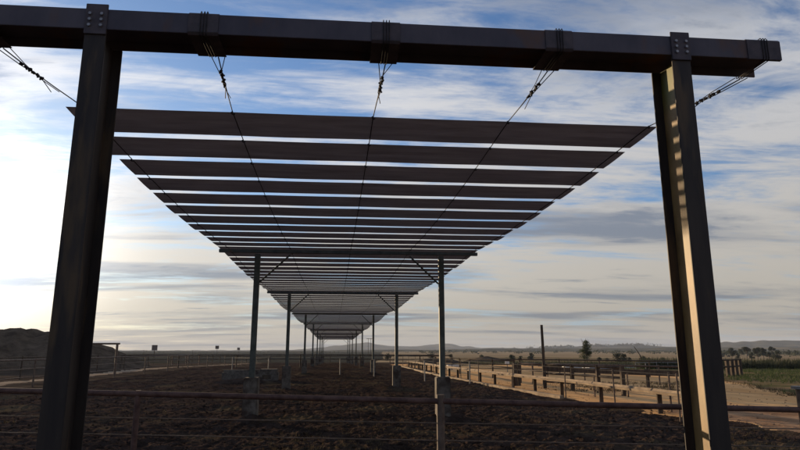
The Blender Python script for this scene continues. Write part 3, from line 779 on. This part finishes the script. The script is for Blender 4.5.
# ------------------------------------------------------------------ haze
HAZE = True
if HAZE:
    m = MB(); m.box(-7500, 7500, -7500, 7500, -6, 125)
    hz = bpy.data.materials.new('haze'); hz.use_nodes = True; N = hz.node_tree.nodes
    N.remove(N['Principled BSDF']); v = N.new('ShaderNodeVolumePrincipled')
    v.inputs['Color'].default_value = (.78,.86,1,1); v.inputs['Density'].default_value = .00011; v.inputs['Anisotropy'].default_value = 0.0
    hz.node_tree.links.new(v.outputs[0], N['Material Output'].inputs['Volume'])
    o = m.build('haze', hz); tag(o, kind='stuff')

# ------------------------------------------------------------------ sky
wd = bpy.data.worlds.new('World'); scn.world = wd; wd.use_nodes = True
nt = wd.node_tree; N, L = nt.nodes, nt.links
bg = N['Background']; bg.inputs['Strength'].default_value = .1
sky = N.new('ShaderNodeTexSky'); sky.sky_type = 'NISHITA'; sky.sun_disc = False
sky.sun_elevation = SUN_EL; sky.sun_rotation = SUN_AZ; sky.air_density = 1.0; sky.dust_density = .6; sky.ozone_density = 2.0
def math_(op, a, b=None, c=None):
    n = N.new('ShaderNodeMath'); n.operation = op
    for i, v in enumerate((a, b, c)):
        if v is None: continue
        if isinstance(v, (int, float)): n.inputs[i].default_value = v
        else: L.new(v, n.inputs[i])
    return n.outputs[0]
def ramp(v, a, b, c=0.0, d=1.0, smooth=True):
    n = N.new('ShaderNodeMapRange'); n.interpolation_type = 'SMOOTHSTEP' if smooth else 'LINEAR'
    L.new(v, n.inputs[0]); n.inputs[1].default_value = a; n.inputs[2].default_value = b; n.inputs[3].default_value = c; n.inputs[4].default_value = d
    return n.outputs[0]
def mixc(f, a, b):
    n = N.new('ShaderNodeMix'); n.data_type = 'RGBA'
    for i, v in ((0, f), (6, a), (7, b)):
        if isinstance(v, (tuple, float, int)): n.inputs[i].default_value = v if not isinstance(v, tuple) else (*v, 1)
        else: L.new(v, n.inputs[i])
    return n.outputs[2]
tc = N.new('ShaderNodeTexCoord'); sep = N.new('ShaderNodeSeparateXYZ'); L.new(tc.outputs['Generated'], sep.inputs[0])
dx, dy, dz = sep.outputs
zz = math_('ADD', math_('MAXIMUM', dz, 0.0), .075)
cx = math_('DIVIDE', dx, zz); cy = math_('DIVIDE', dy, zz)
cmb = N.new('ShaderNodeCombineXYZ'); L.new(cx, cmb.inputs[0]); L.new(cy, cmb.inputs[1])
def noise(vec, scale, detail=8, rough=.55, dist=0.0, rot=0, st=(1,1,1), loc=(0,0,0)):
    mp = N.new('ShaderNodeMapping'); mp.inputs['Rotation'].default_value = (0,0,rot); mp.inputs['Scale'].default_value = st; mp.inputs['Location'].default_value = loc
    L.new(vec, mp.inputs['Vector'])
    n = N.new('ShaderNodeTexNoise'); n.inputs['Scale'].default_value = scale; n.inputs['Detail'].default_value = detail; n.inputs['Roughness'].default_value = rough; n.inputs['Distortion'].default_value = dist
    L.new(mp.outputs[0], n.inputs['Vector']); return n.outputs['Fac']
wisps = noise(cmb.outputs[0], 1.1, 12, .66, .8, R(-150), (.55,1.5,1), (3.4,1,0))
mass = noise(cmb.outputs[0], .8, 7, .58, .4, R(10), (.7,1.2,1), (21.4,8.2,0))
fine = noise(cmb.outputs[0], 5.0, 8, .65, .6, R(-140), (.5,1.7,1), (1,5,0))
dens = math_('ADD', math_('ADD', math_('MULTIPLY', wisps, .52), math_('MULTIPLY', mass, .42)), math_('MULTIPLY', fine, .15))
# sun proximity
dot = N.new('ShaderNodeVectorMath'); dot.operation = 'DOT_PRODUCT'; L.new(tc.outputs['Generated'], dot.inputs[0]); dot.inputs[1].default_value = SUN_DIR
sd = math_('MAXIMUM', dot.outputs['Value'], 0.0)
lowm = ramp(dz, .02, .42, 1.0, 0.0)
cover = ramp(math_('ADD', dens, math_('ADD', math_('ADD', math_('MULTIPLY', dx, .040), math_('MULTIPLY', lowm, .10)), math_('MULTIPLY', math_('POWER', sd, 8), .03))), .512, .645)
thick = ramp(dens, .57, .74)
gs = mixc(ramp(dz, .0, .30, .55, 0.0), sky.outputs[0], (3.0,3.3,3.8)); clear = N.new('ShaderNodeVectorMath'); clear.operation = 'MULTIPLY'; L.new(gs, clear.inputs[0]); clear.inputs[1].default_value = (.82,1.05,1.42)
# cloud colour: lit edges vs grey bellies, warmer and brighter towards the sun and the horizon
lit = mixc(lowm, (8.6,8.6,8.8), (7.2,6.5,5.4))
belly = mixc(lowm, (2.9,3.5,4.7), (2.7,3.0,3.5))
band = noise(cmb.outputs[0], .9, 8, .55, .4, R(-20), (.4,1.0,1), (2.7,9,0))
cc = mixc(math_('MULTIPLY', ramp(math_('ADD', math_('MULTIPLY', thick, .22), band), .46, .68), .95), lit, belly)
gl = math_('ADD', math_('ADD', .57, math_('MULTIPLY', math_('POWER', sd, 4), .36)), math_('MULTIPLY', math_('POWER', sd, 70), 2.6))
gl = math_('MULTIPLY', gl, ramp(dz, -.01, .14, .84, 1.0))
vm = N.new('ShaderNodeVectorMath'); vm.operation = 'SCALE'; L.new(cc, vm.inputs[0]); L.new(gl, vm.inputs['Scale'])
mixed = mixc(math_('MULTIPLY', cover, .93), clear.outputs[0], vm.outputs[0])
L.new(mixed, bg.inputs['Color'])

# ------------------------------------------------------------------ sun, camera, output
sl_ = bpy.data.lights.new('sun', 'SUN'); sl_.energy = 5.0; sl_.angle = R(.6); sl_.color = (1, .74, .45)
so = bpy.data.objects.new('sun', sl_); col.objects.link(so); so.rotation_euler = SUN_DIR.to_track_quat('Z', 'Y').to_euler(); so.location = (-20, 30, 20)
cam = bpy.data.cameras.new('camera'); cam.sensor_width = 36; cam.lens = 27; cam.clip_end = 20000; cam.clip_start = .05
co = bpy.data.objects.new('camera', cam); col.objects.link(co); co.location = CAM; co.rotation_euler = (math.pi/2+PITCH, 0, YAW)
scn.camera = co
scn.render.engine = 'CYCLES'
scn.view_settings.view_transform = 'Standard'; scn.view_settings.look = 'None'; scn.view_settings.exposure = .28; scn.view_settings.gamma = 1
scn.cycles.volume_bounces = 0; scn.cycles.max_bounces = 6; scn.cycles.diffuse_bounces = 3
